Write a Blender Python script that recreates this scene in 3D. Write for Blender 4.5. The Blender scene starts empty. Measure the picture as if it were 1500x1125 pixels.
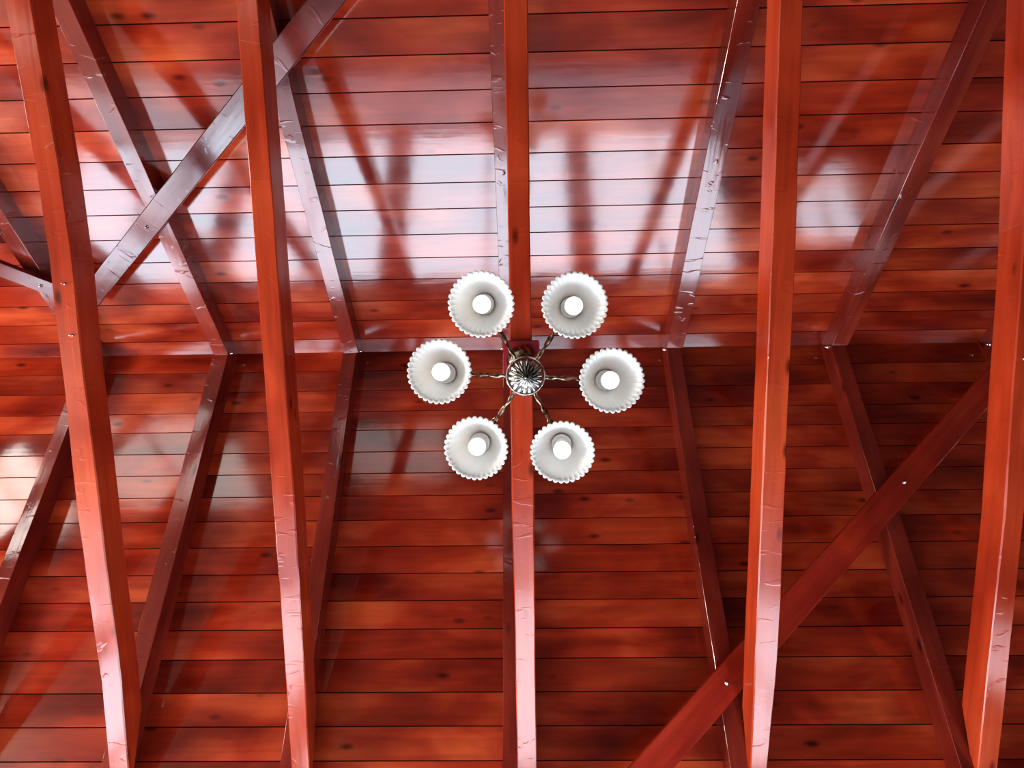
import bpy, bmesh, math, random
from mathutils import Vector, Matrix, noise
random.seed(7)
C = bpy.context.scene.collection
H0 = 1.5                      # camera height above the floor
YR, ZR = 0.1947, 3.8742 + H0  # ridge of the board lining
SL = math.radians(31.8)       # roof pitch
XL, XR = -7.8, 6.0            # gable walls
HW = 3.1                      # half width of the room
RD = 0.12                     # rafter depth

# ---------------------------------------------------------------- helpers
def link(name, bm, mat, parent=None, loc=None, smooth=False):
    me = bpy.data.meshes.new(name)
    bm.normal_update()
    if smooth:
        for f in bm.faces: f.smooth = True
    bm.to_mesh(me); bm.free()
    o = bpy.data.objects.new(name, me)
    for m in (mat if isinstance(mat, (list, tuple)) else [mat]): me.materials.append(m)
    C.objects.link(o)
    if parent is not None: o.parent = parent
    if loc is not None: o.location = loc
    return o

def tag(o, label=None, cat=None, group=None, kind=None):
    if label: o['label'] = label
    if cat: o['category'] = cat
    if group: o['group'] = group
    if kind: o['kind'] = kind
    return o

def box(bm, x0, x1, y0, y1, z0, z1):
    vs = [bm.verts.new((x, y, z)) for x in (x0, x1) for y in (y0, y1) for z in (z0, z1)]
    for q in ((0,1,3,2),(4,6,7,5),(0,4,5,1),(2,3,7,6),(0,2,6,4),(1,5,7,3)):
        bm.faces.new([vs[i] for i in q])
    return vs

def lathe(bm, prof, n=48, M=None, fn=None):
    rings = []
    for i, (r, z) in enumerate(prof):
        ring = []
        for k in range(n):
            a = 2*math.pi*k/n
            rr = r if fn is None else fn(r, z, a, i)
            p = Vector((rr*math.cos(a), rr*math.sin(a), z))
            if M is not None: p = M @ p
            ring.append(bm.verts.new(p))
        rings.append(ring)
    for a, b in zip(rings, rings[1:]):
        for k in range(n):
            bm.faces.new((a[k], a[(k+1) % n], b[(k+1) % n], b[k]))
    return rings

def tube(bm, pts, rad, n=12, twist=0.0, lobes=0, amp=0.0, caps=True):
    pts = [Vector(p) for p in pts]
    up = Vector((0, 0, 1)); rings = []
    for i, p in enumerate(pts):
        t = (pts[min(i+1, len(pts)-1)] - pts[max(i-1, 0)]).normalized()
        s = t.cross(up)
        if s.length < 1e-4: s = t.cross(Vector((1, 0, 0)))
        s.normalize(); u = s.cross(t)
        r = rad[i] if isinstance(rad, (list, tuple)) else rad
        ring = []
        for k in range(n):
            a = 2*math.pi*k/n
            rr = r*(1 + amp*math.cos(lobes*a + twist*i))
            ring.append(bm.verts.new(p + (s*math.cos(a) + u*math.sin(a))*rr))
        rings.append(ring)
    for a, b in zip(rings, rings[1:]):
        for k in range(n):
            bm.faces.new((a[k], b[k], b[(k+1) % n], a[(k+1) % n]))
    if caps:
        bm.faces.new(rings[0]); bm.faces.new(list(reversed(rings[-1])))
    return rings

def timber_bm(secs, rough=0.002, seed=0.0, step=0.05, ch=0.005):
    """secs: (s, xl, xr, zb, zt) stations along local Y; lofted, hand-planed timber."""
    bm = bmesh.new()
    S = []
    for (a, b) in zip(secs, secs[1:]):
        n = max(1, int(round((b[0]-a[0])/step)))
        for i in range(n):
            f = i/n
            S.append(tuple(a[j] + (b[j]-a[j])*f for j in range(5)))
    S.append(tuple(secs[-1]))
    rings = []
    for (s, xl, xr, zb, zt) in S:
        def nz(k, fr=2.2):
            return rough*(noise.noise(Vector((s*fr, k*7.3, seed))) * 1.6 + 0.5*noise.noise(Vector((s*9, k*3.1, seed+5))))
        c1 = ch*(1 + 1.1*abs(noise.noise(Vector((s*3.5, 1.7, seed)))) )
        c2 = ch*(1 + 1.1*abs(noise.noise(Vector((s*3.5, 9.7, seed)))) )
        hh = zt - zb
        c1 = min(c1, hh*.4); c2 = min(c2, hh*.4)
        ct = min(ch, hh*.3)
        L, R_, B = xl + nz(1), xr + nz(2), zb + nz(3)*.5
        P = [(L+c1, B), (R_-c2, B), (R_, B+c2), (R_, zt-ct), (R_-ct, zt), (L+ct, zt), (L, zt-ct), (L, B+c1)]
        rings.append([bm.verts.new((x, s, z)) for x, z in P])
    for a, b in zip(rings, rings[1:]):
        for k in range(8):
            bm.faces.new((a[k], a[(k+1) % 8], b[(k+1) % 8], b[k]))
    bm.faces.new(list(reversed(rings[0]))); bm.faces.new(rings[-1])
    bmesh.ops.recalc_face_normals(bm, faces=bm.faces)
    for f in bm.faces: f.smooth = True
    for e in bm.edges:
        if len(e.link_faces) == 2:
            v = e.verts[0].co - e.verts[1].co
            if e.calc_face_angle(0) > 0.35: e.smooth = False
    return bm

# ---------------------------------------------------------------- materials
def nt(name):
    m = bpy.data.materials.new(name); m.use_nodes = True
    t = m.node_tree; t.nodes.clear()
    return m, t, t.nodes.new, t.links.new

def wood(name, dark, mid, light, axis='X', rough=0.24, attr=False, scuff=0.0, spec=1.0, bump=0.25):
    m, t, N, L = nt(name)
    out = N('ShaderNodeOutputMaterial'); b = N('ShaderNodeBsdfPrincipled'); L(b.outputs[0], out.inputs[0])
    tc = N('ShaderNodeTexCoord'); oi = N('ShaderNodeObjectInfo')
    off = N('ShaderNodeVectorMath'); off.operation = 'ADD'
    sc = N('ShaderNodeVectorMath'); sc.operation = 'SCALE'; sc.inputs[0].default_value = (13.1, 7.7, 5.3)
    L(oi.outputs['Random'], sc.inputs['Scale']); L(sc.outputs[0], off.inputs[1])
    base = off
    L(tc.outputs['Object'], off.inputs[0])
    if attr:
        at = N('ShaderNodeAttribute'); at.attribute_name = 'plank'
        sc2 = N('ShaderNodeVectorMath'); sc2.operation = 'SCALE'; sc2.inputs[0].default_value = (17.0, 3.0, 23.0)
        L(at.outputs['Fac'], sc2.inputs['Scale'])
        off2 = N('ShaderNodeVectorMath'); off2.operation = 'ADD'
        L(off.outputs[0], off2.inputs[0]); L(sc2.outputs[0], off2.inputs[1]); base = off2
    def mp(s_len, s_cr):
        q = N('ShaderNodeMapping'); L(base.outputs[0], q.inputs[0])
        q.inputs['Scale'].default_value = (s_len, s_cr, s_cr) if axis == 'X' else (s_cr, s_len, s_cr)
        return q
    def noi(mpn, scale, det=4, dist=0.0):
        n = N('ShaderNodeTexNoise'); n.inputs['Scale'].default_value = scale
        n.inputs['Detail'].default_value = det; n.inputs['Distortion'].default_value = dist
        L(mpn.outputs[0], n.inputs['Vector']); return n
    g = noi(mp(0.9, 16), 1.6, 6, 0.6)          # grain streaks
    bl = noi(mp(0.9, 2.2), 1.5, 3, 0.4)        # blotches of stain
    r1 = N('ShaderNodeValToRGB'); L(bl.outputs[0], r1.inputs[0])
    r1.color_ramp.elements[0].position = 0.30; r1.color_ramp.elements[0].color = (*dark, 1)
    r1.color_ramp.elements[1].position = 0.72; r1.color_ramp.elements[1].color = (*light, 1)
    e = r1.color_ramp.elements.new(0.50); e.color = (*mid, 1)
    gr = N('ShaderNodeMapRange'); L(g.outputs[0], gr.inputs[0])
    gr.inputs[1].default_value = 0.3; gr.inputs[2].default_value = 0.7; gr.inputs[3].default_value = 0.82; gr.inputs[4].default_value = 1.14
    # knots
    vo = N('ShaderNodeTexVoronoi'); vo.inputs['Scale'].default_value = 1.0
    km = mp(2.6, 6.5); L(km.outputs[0], vo.inputs['Vector'])
    kr = N('ShaderNodeMapRange'); L(vo.outputs['Distance'], kr.inputs[0])
    kr.inputs[1].default_value = 0.045; kr.inputs[2].default_value = 0.14; kr.inputs[3].default_value = 0.30; kr.inputs[4].default_value = 1.0
    mul = N('ShaderNodeMath'); mul.operation = 'MULTIPLY'; L(gr.outputs[0], mul.inputs[0]); L(kr.outputs[0], mul.inputs[1])
    last = mul
    if attr:
        tr = N('ShaderNodeMapRange'); L(at.outputs['Fac'], tr.inputs[0]); tr.inputs[3].default_value = 0.82; tr.inputs[4].default_value = 1.16
        m2 = N('ShaderNodeMath'); m2.operation = 'MULTIPLY'; L(mul.outputs[0], m2.inputs[0]); L(tr.outputs[0], m2.inputs[1]); last = m2
    cm = N('ShaderNodeVectorMath'); cm.operation = 'SCALE'
    L(r1.outputs[0], cm.inputs[0]); L(last.outputs[0], cm.inputs['Scale'])
    L(cm.outputs[0], b.inputs['Base Color'])
    rr = N('ShaderNodeMapRange'); L(bl.outputs[0], rr.inputs[0])
    rr.inputs[1].default_value = .3; rr.inputs[2].default_value = .7
    rr.inputs[3].default_value = rough*0.8; rr.inputs[4].default_value = rough*1.35
    L(rr.outputs[0], b.inputs['Roughness'])
    b.inputs['Specular IOR Level'].default_value = spec
    # bump: fine grain plus gentle waves of the plane iron
    bp = N('ShaderNodeBump'); bp.inputs['Strength'].default_value = bump; bp.inputs['Distance'].default_value = 0.004
    wv = noi(mp(7, 9), 1.0, 2, 0.3)
    ad = N('ShaderNodeMath'); ad.operation = 'MULTIPLY_ADD'; L(g.outputs[0], ad.inputs[0]); ad.inputs[1].default_value = 0.6; L(wv.outputs[0], ad.inputs[2])
    ad2 = N('ShaderNodeMath'); ad2.operation = 'MULTIPLY_ADD'; L(kr.outputs[0], ad2.inputs[0]); ad2.inputs[1].default_value = 0.5; L(ad.outputs[0], ad2.inputs[2])
    if scuff > 0:
        sn = noi(mp(16, 6), 1.3, 2, 0.8)
        sr = N('ShaderNodeMapRange'); L(sn.outputs[0], sr.inputs[0]); sr.inputs[1].default_value = .62; sr.inputs[2].default_value = .70
        sr.inputs[3].default_value = 0; sr.inputs[4].default_value = scuff
        ad3 = N('ShaderNodeMath'); ad3.operation = 'ADD'; L(ad2.outputs[0], ad3.inputs[0]); L(sr.outputs[0], ad3.inputs[1]); ad2 = ad3
    L(ad2.outputs[0], bp.inputs['Height']); L(bp.outputs[0], b.inputs['Normal'])
    return m

def metal(name, col, rough, patina=None, scale=60):
    m, t, N, L = nt(name)
    out = N('ShaderNodeOutputMaterial'); b = N('ShaderNodeBsdfPrincipled'); L(b.outputs[0], out.inputs[0])
    b.inputs['Metallic'].default_value = 1; b.inputs['Roughness'].default_value = rough
    tc = N('ShaderNodeTexCoord'); n = N('ShaderNodeTexNoise'); n.inputs['Scale'].default_value = scale
    L(tc.outputs['Object'], n.inputs['Vector'])
    r = N('ShaderNodeValToRGB'); L(n.outputs[0], r.inputs[0])
    p = patina or tuple(c*0.5 for c in col)
    r.color_ramp.elements[0].position = .40; r.color_ramp.elements[0].color = (*p, 1)
    r.color_ramp.elements[1].position = .58; r.color_ramp.elements[1].color = (*col, 1)
    L(r.outputs[0], b.inputs['Base Color'])
    return m

def plain(name, col, rough=0.5, noise_amt=0.08, scale=8):
    m, t, N, L = nt(name)
    out = N('ShaderNodeOutputMaterial'); b = N('ShaderNodeBsdfPrincipled'); L(b.outputs[0], out.inputs[0])
    b.inputs['Roughness'].default_value = rough
    tc = N('ShaderNodeTexCoord'); n = N('ShaderNodeTexNoise'); n.inputs['Scale'].default_value = scale
    L(tc.outputs['Object'], n.inputs['Vector'])
    r = N('ShaderNodeValToRGB'); L(n.outputs[0], r.inputs[0])
    r.color_ramp.elements[0].color = (*[c*(1-noise_amt) for c in col], 1)
    r.color_ramp.elements[1].color = (*[min(1, c*(1+noise_amt)) for c in col], 1)
    L(r.outputs[0], b.inputs['Base Color'])
    return m

M_BOARD = wood('stained_board', (.14, .010, .005), (.30, .031, .011), (.52, .090, .028), 'X', 0.10, attr=True, bump=0.09)
M_RAFT = wood('stained_rafter', (.13, .013, .009), (.20, .025, .014), (.27, .040, .021), 'Y', 0.12, bump=0.16, scuff=1.2)
M_TIE = wood('stained_tie', (.27, .026, .009), (.39, .047, .015), (.49, .074, .023), 'Y', 0.17, bump=0.16, spec=0.75, scuff=1.0)
M_BRACE = wood('stained_brace', (.22, .016, .010), (.34, .032, .016), (.42, .050, .022), 'Y', 0.11, bump=0.08)
M_BRACE_DIM = wood('stained_brace_dim', (.08, .012, .010), (.13, .020, .016), (.18, .030, .020), 'Y', 0.16, bump=0.18, scuff=0.8)  # brace stain copy darkened so the window reflection on it reads greyer
M_PLATE = wood('crimson_plate', (.20, .012, .018), (.26, .016, .024), (.30, .022, .030), 'Y', 0.2, bump=0.1)
M_DARK = plain('dark_gap', (.03, .004, .003), .9)
M_BOLT = metal('zinc_bolt', (.85, .85, .86), .18)
M_WALL = plain('wall_panel', (.06, .025, .02), .6)
M_FLOOR = plain('floor_tile', (.05, .04, .035), .5, .15, 2)
M_BOUNCE = plain('pale_bounce', (.72, .72, .76), .4, .08, 3)
M_FRAME = plain('window_frame_paint', (.16, .04, .02), .4)
M_BRONZE = metal('aged_bronze', (.52, .40, .28), .28, (.10, .07, .05), 45)
M_SILVER = metal('antique_silver', (.82, .82, .78), .24, (.45, .44, .40), 90)
M_PATINA = metal('dark_patina', (.22, .21, .19), .35, (.05, .045, .04), 90)
M_SOCK = plain('white_socket', (.85, .85, .84), .35, .02)

def mat_shade(lip):
    m, t, N, L = nt('opal_glass_lit_lip' if lip else 'opal_glass')
    out = N('ShaderNodeOutputMaterial'); b = N('ShaderNodeBsdfPrincipled')
    b.inputs['Base Color'].default_value = (*((.97, .96, .92) if lip else (.78, .77, .74)), 1); b.inputs['Roughness'].default_value = .22  # lip is a whiter copy of the glass, its brightness put into the colour
    tr = N('ShaderNodeBsdfTranslucent'); tr.inputs[0].default_value = (.96, .95, .90, 1)
    mx = N('ShaderNodeMixShader'); mx.inputs[0].default_value = .45 if lip else .36
    L(b.outputs[0], mx.inputs[1]); L(tr.outputs[0], mx.inputs[2]); L(mx.outputs[0], out.inputs[0])
    tc = N('ShaderNodeTexCoord'); n = N('ShaderNodeTexNoise'); n.inputs['Scale'].default_value = 20
    L(tc.outputs['Object'], n.inputs['Vector'])
    bp = N('ShaderNodeBump'); bp.inputs['Strength'].default_value = .08; L(n.outputs[0], bp.inputs['Height']); L(bp.outputs[0], b.inputs['Normal'])
    return m
M_SHADE = mat_shade(False); M_LIP = mat_shade(True)

def mat_bulb():
    m, t, N, L = nt('white_bulb_glow')
    out = N('ShaderNodeOutputMaterial'); b = N('ShaderNodeBsdfPrincipled')
    b.inputs['Base Color'].default_value = (.95, .95, .95, 1); b.inputs['Roughness'].default_value = .2
    b.inputs['Emission Color'].default_value = (1, 1, .98, 1); b.inputs['Emission Strength'].default_value = 1.3  # weak glow added to whiten the bulb and brighten the shade inside
    L(b.outputs[0], out.inputs[0]); return m
M_BULB = mat_bulb()

# ---------------------------------------------------------------- ceiling boards
UP = [0.121, 0.28, 0.436, 0.6, 0.755, 0.915, 1.079, 1.237, 1.397, 1.565, 1.728, 1.895, 2.058]
LO = [0.161, 0.322, 0.488, 0.632, 0.792, 0.945, 1.098, 1.258, 1.424, 1.588, 1.745, 1.903, 2.061, 2.23, 2.394, 2.553]
TRX = [-6.9, -6.1, -5.35, -4.28, -3.18, -2.20, -1.235, -0.07, 1.12, 2.31, 3.46, 4.62, 5.6]   # rafter lines
def slope_pt(x, s, t, h=0.0):
    """point on the lining: t down the slope from the ridge (s=-1/+1 side), h below it."""
    return Vector((x, YR + s*(t*math.cos(SL) - h*math.sin(SL)), ZR - t*math.sin(SL) - h*math.cos(SL)))
TMAX = HW/math.cos(SL)
def ceiling():
    bm = bmesh.new(); lay = bm.faces.layers.float.new('plank_f')
    cl = bm.loops.layers.float_color.new('plank')
    for s, ed in ((-1, UP), (1, LO)):
        ed = [0.0] + ed
        while ed[-1] < TMAX: ed.append(ed[-1] + 0.16)
        for i, (t0, t1) in enumerate(zip(ed, ed[1:])):
            xs = [XL]; k = random.randint(0, 2)
            while k < len(TRX):
                if TRX[k] > XL + .5 and TRX[k] < XR - .5: xs.append(TRX[k])
                k += random.choice((2, 3, 3, 4))
            xs.append(XR)
            g = 0.0019; c = 0.0013
            for x0, x1 in zip(xs, xs[1:]):
                tone = random.random(); hz = random.uniform(0, .0012); h1 = hz + random.uniform(-.0011, .0011)
                a, b_ = x0 + .0008, x1 - .0008
                # profile across the board: chamfer, face, chamfer
                ga = g if i else -.0005
                pr = [(t0+ga, -.012), (t0+ga, (hz-0.001) if i else 0), (t0+ga+c, (hz+.0015) if i else .0004), (t1-g-c, h1+.0015), (t1-g, h1-.001), (t1-g, -.012)]
                va = [bm.verts.new(slope_pt(a, s, t, h)) for t, h in pr]
                vb = [bm.verts.new(slope_pt(b_, s, t, h)) for t, h in pr]
                for j in range(5):
                    q = (va[j], va[j+1], vb[j+1], vb[j])
                    f = bm.faces.new(q if s > 0 else tuple(reversed(q)))
                    for l in f.loops: l[cl] = (tone, tone, tone, 1)
    # backing above the boards and roof body
    for s in (-1, 1):
        v = [slope_pt(XL-.3, s, 0, -.012), slope_pt(XR+.3, s, 0, -.012), slope_pt(XR+.3, s, TMAX+.5, -.012), slope_pt(XL-.3, s, TMAX+.5, -.012)]
        w = [slope_pt(XL-.3, s, 0, -.12), slope_pt(XR+.3, s, 0, -.12), slope_pt(XR+.3, s, TMAX+.5, -.12), slope_pt(XL-.3, s, TMAX+.5, -.12)]
        for q in (v, w):
            f = bm.faces.new([bm.verts.new(p) for p in q]); f.material_index = 1
    return tag(link('ceiling', bm, [M_BOARD, M_DARK]), kind='structure')
ceiling()

# ---------------------------------------------------------------- rafters
def bolt(parent, loc, direction, r=0.011, name='bolt'):
    bm = bmesh.new()
    d = Vector(direction).normalized()
    M = Matrix.Translation(Vector(loc)) @ d.to_track_quat('Z', 'Y').to_matrix().to_4x4()
    lathe(bm, [(0.0001, -.002), (r*1.7, -.002), (r*1.75, .001), (r*1.2, .003), (r, .004), (r, .010), (r*.8, .014), (r*.4, .016), (0.0001, .0165)], 14, M)
    bmesh.ops.recalc_face_normals(bm, faces=bm.faces)
    return link(name, bm, M_BOLT, parent, smooth=True)

def rafter(s, xl, xr, label, seed, bolts=(), t_top=0.0, dx_end=0.0, group=None, t1=None):
    """s=-1: slope towards the photo's top, +1 towards its bottom."""
    t1 = t1 or (TMAX - .02)
    xm = (xl+xr)/2
    # local frame: Y down the slope, Z up (towards boards)
    secs = []
    # mitre at the ridge: bottom and top corners meet the vertical ridge plane
    n = 4
    secs.append((0.0, xl-xm, xr-xm, -RD, -.0005))
    secs.append((t1*.5, xl-xm+dx_end*.5, xr-xm+dx_end*.5, -RD, -.0005))
    secs.append((t1, xl-xm+dx_end, xr-xm+dx_end, -RD, -.0005))
    bm = timber_bm(secs, rough=.0022, seed=seed, ch=.0016)
    # shear the ridge end to a plumb cut
    tt = math.tan(SL)
    for v in bm.verts:
        if v.co.y < 0.03: v.co.y = max(v.co.y, 0) + 0.0
    for v in bm.verts:
        if v.co.y < 1e-5: v.co.y = (-v.co.z)*tt + 0.001
        elif v.co.y < .12:
            v.co.y = max(v.co.y, (-v.co.z)*tt + 0.002 + v.co.y*.02)
    o = link('rafter', bm, M_RAFT)
    base = slope_pt(xm, s, 0)
    if s > 0:
        o.matrix_world = Matrix.Translation(base) @ Matrix.Rotation(-SL, 4, 'X')
    else:
        o.matrix_world = Matrix.Translation(base) @ Matrix.Rotation(math.pi, 4, 'Z') @ Matrix.Rotation(-SL, 4, 'X')
    o.scale = (1, 1, 1)
    tag(o, label, 'rafter', group)
    return o

def local_bolt(o, world, direction, **k):
    mi = o.matrix_world.inverted()
    return bolt(o, mi @ Vector(world), mi.to_3x3() @ Vector(direction), **k)

RAF = [  # s, xl, xr, label, bolt side or None
 (-1, -3.235, -3.130, 'upper-slope rafter at the far left edge, pale in the light, partly behind the leftmost beam', 0),
 (-1, -2.250, -2.145, 'glossy upper-slope rafter that the pale diagonal board crosses', 1),
 (-1, -1.290, -1.182, 'upper-slope rafter just right of the second long beam, pale and shiny halfway up', 1),
 (-1, -0.128, -0.020, 'rough upper-slope rafter showing as a strip left of the central beam', -1),
 (-1,  1.068,  1.185, 'greyish upper-slope rafter right of the lamp, ending just left of the fourth beam', 0),
 (-1,  2.258,  2.368, 'upper-slope rafter between the two right-hand beams, scratched shiny underside', 0),
 (-1,  3.420,  3.530, 'upper-slope rafter hidden behind the rightmost beam', 0),
 ( 1, -3.225, -3.135, 'lower-slope rafter at the far left edge with a broad black shadow beside it', 0),
 ( 1, -2.258, -2.148, 'lower-slope rafter between the two left beams, dark shadow along its right', 0),
 ( 1, -1.298, -1.198, 'lower-slope rafter meeting the second beam from the left near the bottom', 0),
 ( 1, -0.120, -0.015, 'lower-slope rafter showing as a dark red strip left of the central beam', 0),
 ( 1,  1.064,  1.165, 'lower-slope rafter right of the lamp, crossed by the diagonal board at its foot', -1),
 ( 1,  2.245,  2.350, 'dark lower-slope rafter that the right diagonal board crosses in the middle', -1),
 ( 1,  3.410,  3.515, 'lower-slope rafter end peeking out left of the rightmost beam near the ridge', -1),
]
ROBJ = {}
for i, (s, xl, xr, lab, bs) in enumerate(RAF):
    o = rafter(s, xl, xr, lab, 3.1*i+1.0)
    ROBJ[(s, round(xl, 2))] = o
    if bs:
        x = xr + .001 if bs > 0 else xl - .001
        p = slope_pt(x, s, .10 if s < 0 else .085, RD*.55)
        if s > 0: p.y = YR + .012; p.z = ZR - .10
        else: p.y = YR - .012; p.z = ZR - .10
        local_bolt(o, p, (bs, 0, 0), r=.009)
# rafters of the trusses beyond the frame, their ties shade the room
for k, x in enumerate((-6.6, -5.45, -4.28, 4.62)):
    for s in (-1, 1):
        rafter(s, x-.053, x+.053, 'rafter out of view towards the end wall', 60+k*3.3+s, group='rafters out of view')

# ---------------------------------------------------------------- tie beams
ZT = 2.40 + H0; HT = 0.124
TIES = {
 'A': ([(-1.66,-2.262,-2.140),(-1.45,-2.247,-2.125),(-.73,-2.195,-2.085),(-.347,-2.183,-2.073),(.13,-2.186,-2.080),(.888,-2.192,-2.076),(1.332,-2.189,-2.074),(1.797,-2.176,-2.071),(2.40,-2.188,-2.087)],
       'leftmost long tie beam, bent, orange underside and dark red right side'),
 'B': ([(-1.66,-1.219,-1.123),(-.33,-1.217,-1.116),(.897,-1.216,-1.112),(2.40,-1.223,-1.127)],
       'second long tie beam from the left, smooth orange underside, dark right side'),
 'C': ([(-1.66,-.047,.057),(-.308,-.045,.056),(.91,-.049,.060),(1.6,-.044,.058),(2.40,-.043,.056)],
       'central tie beam running behind the six-shade lamp'),
 'D': ([(-1.66,1.143,1.242),(-1.36,1.145,1.244),(-.287,1.153,1.264),(.923,1.156,1.264),(1.36,1.157,1.272),(1.815,1.158,1.267),(2.40,1.159,1.238)],
       'bright orange tie beam right of the lamp, foot of its underside whitish'),
 'E': ([(-1.66,2.200,2.305),(-1.34,2.219,2.322),(-.267,2.279,2.380),(.936,2.317,2.412),(1.82,2.312,2.411),(2.40,2.312,2.412)],
       'rightmost long tie beam, vivid orange left side, at the picture edge'),
}
def tie(P, label, seed, group=None):
    # stations: (y, xl, xr); ends cut to the roof pitch
    def at(y):
        for a, b in zip(P, P[1:]):
            if a[0] <= y <= b[0]:
                f = (y-a[0])/(b[0]-a[0]); return a[1]+(b[1]-a[1])*f, a[2]+(b[2]-a[2])*f
        return P[-1][1:]
    ya, yb = 2*YR-2.40, 2.40
    Q = [(ya,)+tuple(P[0][1:])] + [p for p in P if p[0] > ya+.01]
    P = Q
    x0 = (P[0][1]+P[0][2])/2
    ks = [ya, ya+.36] + [p[0] for p in P if ya+.4 < p[0] < 2.0] + [2.04, yb]
    secs = []
    for y in ks:
        xl, xr = at(y); h = HT
        if y <= ya+1e-6 or y >= yb-1e-6: h = .012
        secs.append((y-ya, xl-x0, xr-x0, 0, h))
    bm = timber_bm(secs, rough=.0022, seed=seed, step=.06, ch=.004)
    o = link('tie_beam', bm, M_TIE, loc=(x0, ya, ZT))
    return tag(o, label, 'beam', group)
TOBJ = {}
for i, (k, (P, lab)) in enumerate(TIES.items()): TOBJ[k] = tie(P, lab, 20.5+i*4.7)
for i, x in enumerate((-6.52, -5.37, -4.20, -3.10, 3.50, 4.70)):
    tie([(-1.66, x-.052, x+.052), (2.4, x-.052, x+.052)], 'tie beam out of view towards the end wall', 90+i*2.2, group='tie beams out of view')
bpy.context.view_layer.update()
for k, (x, y) in {'A': (-2.125, -.22), 'E': (2.335, .2)}.items():
    local_bolt(TOBJ[k], (x, y, ZT-.0005), (0, 0, -1), r=.004, name='nail')
local_bolt(TOBJ['A'], (-2.115, .02, ZT-.0005), (0, 0, -1), r=.004, name='nail')

# ---------------------------------------------------------------- diagonal boards
def brace(s, p0, p1, w, th, label, seed, nails, h=RD, roll=0.0, mat=None):
    """p0,p1: (x, plan y) ends of the centre line; lies under the rafters."""
    def tpar(y): return (s*(y-YR) + h*math.sin(SL))/math.cos(SL)
    a = slope_pt(p0[0], s, tpar(p0[1]), h+.001); b = slope_pt(p1[0], s, tpar(p1[1]), h+.001)
    d = (b-a); Ln = d.length; yv = d.normalized()
    nrm = Vector((0, s*math.sin(SL), math.cos(SL)))   # towards the boards
    rl = math.radians(roll); nrm0 = nrm.copy()
    nrm = (nrm*math.cos(rl) + yv.cross(nrm)*math.sin(rl)).normalized()
    xv = yv.cross(nrm).normalized(); a = a - nrm0*abs(math.sin(rl))*w/2
    bm = timber_bm([(0, -w/2, w/2, -th, 0), (Ln*.5, -w/2, w/2, -th, 0), (Ln, -w/2, w/2, -th, 0)], rough=.002, seed=seed, ch=.003)
    o = link('diagonal_brace', bm, mat or M_BRACE)
    M = Matrix((xv, yv, nrm)).transposed().to_4x4(); M.translation = a
    o.matrix_world = M
    tag(o, label, 'brace')
    for q in nails:
        bolt(o, (0, q*Ln, -th+.0005), (0, 0, -1), r=.007, name='nail')
    return o
brace(-1, (-0.15, -2.06), (-3.03, -.135), .122, .032, 'pale shiny diagonal board across the upper left rafters', 5.5, (.735,), roll=-3.5, mat=M_BRACE_DIM)
brace(-1, (-5.2, -1.35), (-2.95, -.235), .115, .032, 'short pale diagonal board entering at the left edge behind the leftmost beam', 8.5, (.93,), h=RD+.046, mat=M_BRACE_DIM)
brace(1, (3.45, .32), (.20, 2.62), .150, .032, 'dark red diagonal board crossing the lower right rafters', 11.5, (.318, .722), h=RD+.003)

# ---------------------------------------------------------------- lamp board + chandelier
bm = bmesh.new()
bx0, bx1, by0, by1 = -.076, .092, .077, .241
zz = ZT - .022
box(bm, bx0, bx1, by0, by1, zz, ZT-.0025)
bmesh.ops.bevel(bm, geom=list(bm.edges), offset=.005, segments=2, affect='EDGES')
bmesh.ops.recalc_face_normals(bm, faces=bm.faces)
o = link('mounting_board', bm, M_PLATE, loc=(0, 0, 0))
tag(o, 'small square dark red board under the central beam, holding the lamp', 'board')

CX, CY = .010, .171
HX, HY = .018, .1735
ch = bpy.data.objects.new('chandelier', None); C.objects.link(ch); ch.location = (CX, CY, zz)
ch.empty_display_size = .1
tag(ch, 'bronze ceiling lamp with six scalloped white glass shades around a ribbed hub', 'chandelier')
bpy.context.view_layer.update()
def part(name, bm, mat, parent=ch, smooth=True):
    """mesh given in world coordinates"""
    org = Vector(ch.location)
    bmesh.ops.translate(bm, verts=bm.verts, vec=-org)
    bmesh.ops.recalc_face_normals(bm, faces=bm.faces)
    o = link(name, bm, mat, parent, smooth=smooth)
    return o
Z = lambda z: z + H0      # heights above the camera
def at(x, y): return Matrix.Translation((x, y, 0))
zc = zz
bm = bmesh.new()
lathe(bm, [(.0001, zc), (.070, zc), (.0715, zc-.004), (.0715, zc-.022), (.069, zc-.025), (.069, zc-.030), (.071, zc-.033), (.070, zc-.048), (.064, zc-.056), (.064, zc-.060), (.050, zc-.072), (.030, zc-.080), (.018, zc-.086), (.0001, zc-.088)], 64, at(CX, CY))
part('canopy', bm, M_BRONZE)
bm = bmesh.new()
zh = Z(1.725)
lathe(bm, [(.008, zc-.084), (.008, zc-.14), (.016, zc-.15), (.022, zc-.17), (.016, zc-.19), (.008, zc-.20), (.008, zh+.20), (.018, zh+.19), (.030, zh+.16), (.034, zh+.13), (.024, zh+.10), (.014, zh+.09), (.014, zh+.07), (.030, zh+.055), (.034, zh+.03)], 40, at((CX+HX)/2, (CY+HY)/2))
part('stem', bm, M_BRONZE)
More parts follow.
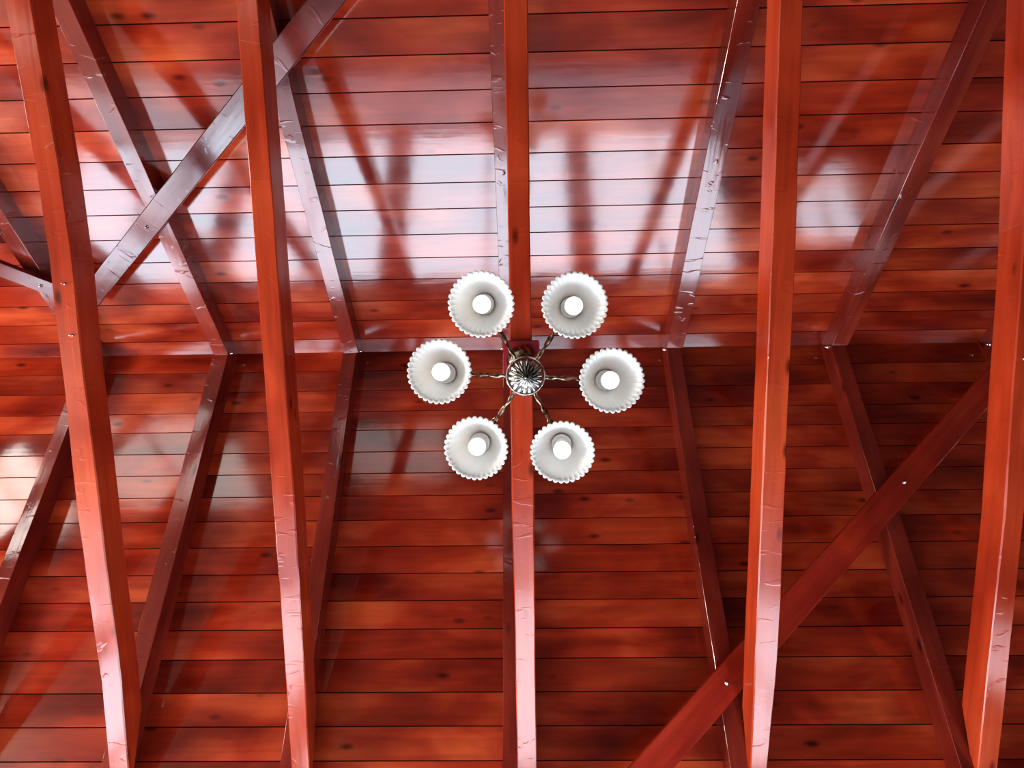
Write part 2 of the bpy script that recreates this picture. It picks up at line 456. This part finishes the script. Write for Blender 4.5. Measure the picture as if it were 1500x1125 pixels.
# hub: bowl with 18 ribs fanning from the tip
zt = Z(1.64)
hp = []
for k in range(15):
    a = k/14*math.pi/2
    hp.append((max(.0001, .0625*math.sin(a)), zt + .052*(1-math.cos(a))))
bm = bmesh.new()
lathe(bm, hp + [(.0625, zt+.060), (.055, zt+.075), (.036, zt+.095), (.030, zt+.120), (.0001, zt+.122)], 72, at(HX, HY))
hub = part('hub', bm, M_PATINA)
bm = bmesh.new()
NR = 18
for k in range(NR):
    a0 = 2*math.pi*k/NR + .1
    secs = []
    for j in range(13):
        f = j/12; a = .04 + f*(math.pi/2*.92)
        r = .0625*math.sin(a); z = zt + .052*(1-math.cos(a))
        wd = .0008 + .0030*math.sin(min(1, f*1.25)*math.pi)**.8*(1-.25*f) if f < .8 else .0030*(1-f)/.2*.8 + .0006
        lift = .0036*(1-.3*f)
        secs.append((a0, r, z, wd, lift, a))
    prev = None
    for (a_, r, z, wd, lift, a) in secs:
        rad = Vector((math.cos(a_), math.sin(a_), 0)); tn = Vector((-math.sin(a_), math.cos(a_), 0))
        nn = (rad*math.sin(a) - Vector((0, 0, 1))*math.cos(a))
        p = Vector((HX, HY, z)) + rad*r
        cur = [bm.verts.new(p - tn*wd - nn*.001), bm.verts.new(p + nn*lift), bm.verts.new(p + tn*wd - nn*.001)]
        if prev:
            bm.faces.new((prev[0], prev[1], cur[1], cur[0])); bm.faces.new((prev[1], prev[2], cur[2], cur[1]))
        prev = cur
lathe(bm, [(.0001, zt-.007), (.003, zt-.006), (.005, zt-.002), (.003, zt+.002)], 16, at(HX, HY))
o = part('starburst', bm, M_SILVER, smooth=False)
# leaf tips between ribs and the outer ring
bm = bmesh.new()
for k in range(NR):
    a0 = 2*math.pi*(k+.5)/NR + .1
    def P(da, a, l):
        an = a0+da; rad = Vector((math.cos(an), math.sin(an), 0))
        r = .0625*math.sin(a) ; z = zt + .052*(1-math.cos(a))
        return Vector((HX, HY, z)) + rad*r + (rad*math.sin(a) - Vector((0, 0, 1))*math.cos(a))*l
    v = [bm.verts.new(P(*q)) for q in ((0, .62, .0012), (-.09, .95, .002), (-.045, 1.18, .002), (0, 1.08, .0035), (.045, 1.18, .002), (.09, .95, .002), (0, .95, .004))]
    for q in ((0,1,6),(1,2,6),(2,3,6),(3,4,6),(4,5,6),(5,0,6)): bm.faces.new([v[i] for i in q])
part('leaf_ring', bm, M_SILVER, smooth=False)
bm = bmesh.new()
lathe(bm, [(.0615, zt+.046), (.0655, zt+.048), (.0670, zt+.052), (.0655, zt+.058), (.0610, zt+.060)], 72, at(HX, HY))
part('rim_ring', bm, M_SILVER)

# six arms: (socket centre at 1.77 m, rim centre at 1.65 m) above the camera
RT = [[0.9997689036809793, -0.01443796983954597, -0.01592746870802624],
      [0.016203807364202585, 0.9930026236007818, 0.11697532282010503],
      [0.01412713203154158, -0.11720637588832926, 0.9930070944316999]]
ARMS = [  # socket x,y  rim x,y
 ((-.118, -.068), (-.1205, -.063)), ((.174, -.050), (.177, -.055)), ((.293, .199), (.296, .187)),
 ((.142, .418), (.136, .422)), ((-.142, .411), (-.148, .405)), ((-.254, .168), (-.2610, .150)),
]
NS = 33
for i, ((sx, sy), (rx, ry)) in enumerate(ARMS):
    S = Vector((sx, sy, Z(1.765))); Rm = Vector((rx, ry, Z(1.65)))
    ax = (S - Rm).normalized()
    d = Vector((sx-HX, sy-HY, 0)); Dn = d.normalized(); Dl = d.length
    hubp = Vector((HX, HY, 0))
    # S-curved twisted arm from the hub side to the socket top
    pts = []
    top = S + ax*.035
    ctrl = [(0.056, Z(1.712)), (0.085, Z(1.702)), (0.13, Z(1.712)), (Dl*.72, Z(1.77)), (Dl*.90, Z(1.835)), (Dl*.99, Z(1.835)), (Dl, top.z)]
    def cr(P, t):
        n = len(P)-1; k = min(int(t*n), n-1); u = t*n-k
        p0, p1, p2, p3 = P[max(k-1, 0)], P[k], P[k+1], P[min(k+2, n)]
        return tuple(.5*((2*b) + (-a+c)*u + (2*a-5*b+4*c-dd)*u*u + (-a+3*b-3*c+dd)*u**3) for a, b, c, dd in zip(p0, p1, p2, p3))
    for j in range(61):
        r, z = cr(ctrl, j/60)
        q = hubp + Dn*r; pts.append((q.x, q.y, z))
    rad = []
    for j in range(61):
        f = j/60; rad.append(.0052 + .0012*math.sin(f*9) + (.0022 if .30 < f < .42 else 0))
    bm = bmesh.new()
    tube(bm, pts, rad, 12, twist=.55, lobes=2, amp=.28)
    arm = part('arm', bm, M_BRONZE)
    # knuckle where the arm leaves the hub
    bm = bmesh.new()
    k0 = hubp + Dn*.058; k1 = hubp + Dn*.078
    tube(bm, [(k0.x, k0.y, Z(1.711)), ((k0.x*.6+k1.x*.4), (k0.y*.6+k1.y*.4), Z(1.709)), ((k0.x*.3+k1.x*.7), (k0.y*.3+k1.y*.7), Z(1.707)), (k1.x, k1.y, Z(1.704))], [.005, .0098, .0075, .005], 14)
    part('knuckle', bm, M_SILVER, arm)
    # leaf ornament on the arm
    bm = bmesh.new()
    c0 = Vector(pts[26]); c1 = Vector(pts[36]); sd = Dn.cross(Vector((0, 0, 1)))
    tube(bm, [c0 - sd*.004, c0.lerp(c1, .3) - sd*.008, c0.lerp(c1, .6) - sd*.005, c1], [.001, .0042, .004, .001], 8)
    tube(bm, [c0 + sd*.002, c0.lerp(c1, .4) + sd*.008, c0.lerp(c1, .7) + sd*.006, c1], [.001, .0035, .0035, .001], 8)
    part('leaf_ornament', bm, M_BRONZE, arm)
    # gallery cap + socket
    Mx = Matrix.Translation(S) @ ax.to_track_quat('Z', 'Y').to_matrix().to_4x4()
    bm = bmesh.new()
    lathe(bm, [(.0001, .042), (.010, .040), (.022, .030), (.036, .018), (.0385, .008), (.037, .006), (.0001, .006)], 36, Mx)
    part('shade_holder', bm, M_BRONZE, arm)
    bm = bmesh.new()
    lathe(bm, [(.0001, .004), (.0335, .004), (.0345, .0), (.0345, -.020), (.0325, -.022), (.026, -.022), (.024, -.030), (.0225, -.034), (.0001, -.034)], 40, Mx)
    part('socket', bm, M_SOCK, arm)
    # bulb
    bm = bmesh.new()
    bp = [(.014, -.030), (.015, -.045), (.019, -.058)]
    for k in range(15):
        a = math.radians(140 - k*140/14); bp.append((max(.0001, .0295*math.sin(a)), -.0945 - .0295*math.cos(math.pi-a)*1.0))
    bp = bp[:3] + sorted(bp[3:], key=lambda q: -q[1])
    lathe(bm, bp, 40, Mx)
    part('bulb', bm, M_BULB, arm)
    # shade: fluted bell with scalloped lip
    prof = [(.0350, .012), (.0360, .002), (.0400, -.008), (.0480, -.020), (.0580, -.037), (.0680, -.057), (.0770, -.078), (.0850, -.098), (.0915, -.112), (.0965, -.1185), (.1040, -.1210)]
    thick = .0032
    def fn(r, z, a, ii, np_=len(prof)):
        jj = ii if ii < np_ else 2*np_ - 1 - ii
        f = max(0, (jj-1)/(np_-2))
        sc = abs(math.sin(NS*a/2))**.75       # rounded lobes with sharp valleys
        return r*(1 + (.072*f**6 + .003*f)*(sc-.6))
    inner = [(r - (thick if k else 0), z - (0 if k < len(prof)-1 else .0022)) for k, (r, z) in enumerate(prof)]
    full = prof + [(r, z) for r, z in reversed(inner)]
    bm = bmesh.new()
    rings = lathe(bm, full, NS*8, Mx @ Matrix.Rotation(.37*i, 4, 'Z'), fn)
    lip = set(rings[9] + rings[10] + rings[11] + rings[12])
    for f in bm.faces:
        if all(v in lip for v in f.verts): f.material_index = 1
    part('lamp_shade', bm, [M_SHADE, M_LIP], arm)

# ---------------------------------------------------------------- room
EZ = ZR - HW*math.tan(SL)
Y0, Y1 = YR-HW, YR+HW
def struct(name, bm, mat): return tag(link(name, bm, mat), kind='structure')
bm = bmesh.new(); box(bm, XL-.2, XR+.2, Y0-.2, Y1+.2, -.1, 0); struct('floor', bm, M_FLOOR)
bm = bmesh.new(); box(bm, XL, 3.6, Y1-1.0, Y1, .0, .02); struct('bounce_strip', bm, M_BOUNCE)  # added unseen pale strip, bounces window light up as haze on the boards
bm = bmesh.new()
def wall_with_openings(bm, axis, c0, c1, lo, hi, ztop, ops):
    """axis 'X': wall runs along X between y=c0..c1;  ops: (a,b,z0,z1)"""
    def bx(a, b, z0, z1):
        if b-a < 1e-4 or z1-z0 < 1e-4: return
        if axis == 'X': box(bm, a, b, c0, c1, z0, z1)
        else: box(bm, c0, c1, a, b, z0, z1)
    ops = sorted(ops); cur = lo
    for a, b, z0, z1 in ops:
        bx(cur, a, 0, ztop); bx(a, b, 0, z0); bx(a, b, z1, ztop); cur = b
    bx(cur, hi, 0, ztop)
BACK = [(-7.5, -4.8, .02, 2.85), (-4.5, -2.1, .02, 2.85), (-1.8, .85, .02, 2.85), (1.15, 3.3, .02, 2.85), (4.3, 5.4, .8, 2.3)]
wall_with_openings(bm, 'X', Y1, Y1+.2, XL, XR, EZ, BACK); struct('wall_back', bm, M_WALL)
FRONT = [(-7.5, -4.7, .3, 2.5), (-3.0, -1.2, .9, 2.3)]
bm = bmesh.new(); wall_with_openings(bm, 'X', Y0-.2, Y0, XL, XR, EZ, FRONT); struct('wall_front', bm, M_WALL)
LEFT = [(-2.75, -1.5, .5, 2.5), (.0, 1.9, .5, 2.9)]
bm = bmesh.new(); wall_with_openings(bm, 'Y', XL-.2, XL, Y0, Y1, EZ, LEFT)
def gable(bm, x0, x1):
    for x in (x0, x1):
        bm.faces.new([bm.verts.new(p) for p in ((x, Y0, EZ), (x, Y1, EZ), (x, YR, ZR))])
gable(bm, XL-.2, XL); struct('wall_left', bm, M_WALL)
bm = bmesh.new(); wall_with_openings(bm, 'Y', XR, XR+.2, Y0, Y1, EZ, []); gable(bm, XR, XR+.2); struct('wall_right', bm, M_WALL)

def area(name, loc, size, target_dir, radiance, col):
    l = bpy.data.lights.new(name, 'AREA'); l.shape = 'RECTANGLE'; l.size, l.size_y = size
    l.energy = radiance*math.pi*size[0]*size[1]; l.color = col
    o = bpy.data.objects.new(name, l); C.objects.link(o); o.location = loc
    o.rotation_euler = Vector(target_dir).to_track_quat('-Z', 'Y').to_euler()
    return o
wn = 0
def window(axis, c, a, b, z0, z1, inward, rad, col):
    global wn; wn += 1
    bm = bmesh.new(); t = .05
    def bx(p, q, r, s_):
        if axis == 'X': box(bm, p, q, c-.03, c+.03, r, s_)
        else: box(bm, c-.03, c+.03, p, q, r, s_)
    bx(a, b, z0, z0+t); bx(a, b, z1-t, z1); bx(a, a+t, z0+t, z1-t); bx(b-t, b, z0+t, z1-t)
    m = (a+b)/2; bx(m-.025, m+.025, z0+t, z1-t)
    struct('window_%d' % wn, bm, M_FRAME)
    mx, mz = (a+b)/2, (z0+z1)/2
    if axis == 'X': loc = (mx, c - inward*.12, mz); d = (0, inward, 0)
    else: loc = (c - inward*.12, mx, mz); d = (inward, 0, 0)
    area('window_daylight', loc, (b-a, z1-z0), d, rad, col)
SKY = (.74, .86, 1.0)
for a, b, z0, z1 in BACK: window('X', Y1+.1, a, b, z0, z1, -1, 9.3 if a < 1 else (8.6 if a < 2 else 7), SKY)
for a, b, z0, z1 in FRONT: window('X', Y0-.1, a, b, z0, z1, 1, 3.2 if a < -4 else 1.3, (1, .97, .90))
for a, b, z0, z1 in LEFT: window('Y', XL-.1, a, b, z0, z1, 1, 9.0 if a < -1 else 60.0, (1, .94, .86))

w = bpy.data.worlds.new('World'); bpy.context.scene.world = w; w.use_nodes = True
w.node_tree.nodes['Background'].inputs[0].default_value = (.8, .88, 1, 1)
w.node_tree.nodes['Background'].inputs[1].default_value = 0.5

# ---------------------------------------------------------------- camera
cam = bpy.data.cameras.new('camera'); co = bpy.data.objects.new('camera', cam); C.objects.link(co)
Mr = Matrix(RT)                                   # camera -> world, image axes x right, y down, z forward
right, down, fwd = Mr.col[0], Mr.col[1], Mr.col[2]
M = Matrix((right, -down, -fwd)).transposed().to_4x4(); M.translation = (0, 0, H0)
co.matrix_world = M
cam.sensor_fit = 'HORIZONTAL'; cam.sensor_width = 36; cam.lens = 749.5/1500*36
cam.clip_start = .02
sc = bpy.context.scene; sc.camera = co
sc.view_settings.view_transform = 'Standard'; sc.view_settings.look = 'Medium High Contrast'
sc.view_settings.exposure = -0.22; sc.view_settings.gamma = 1
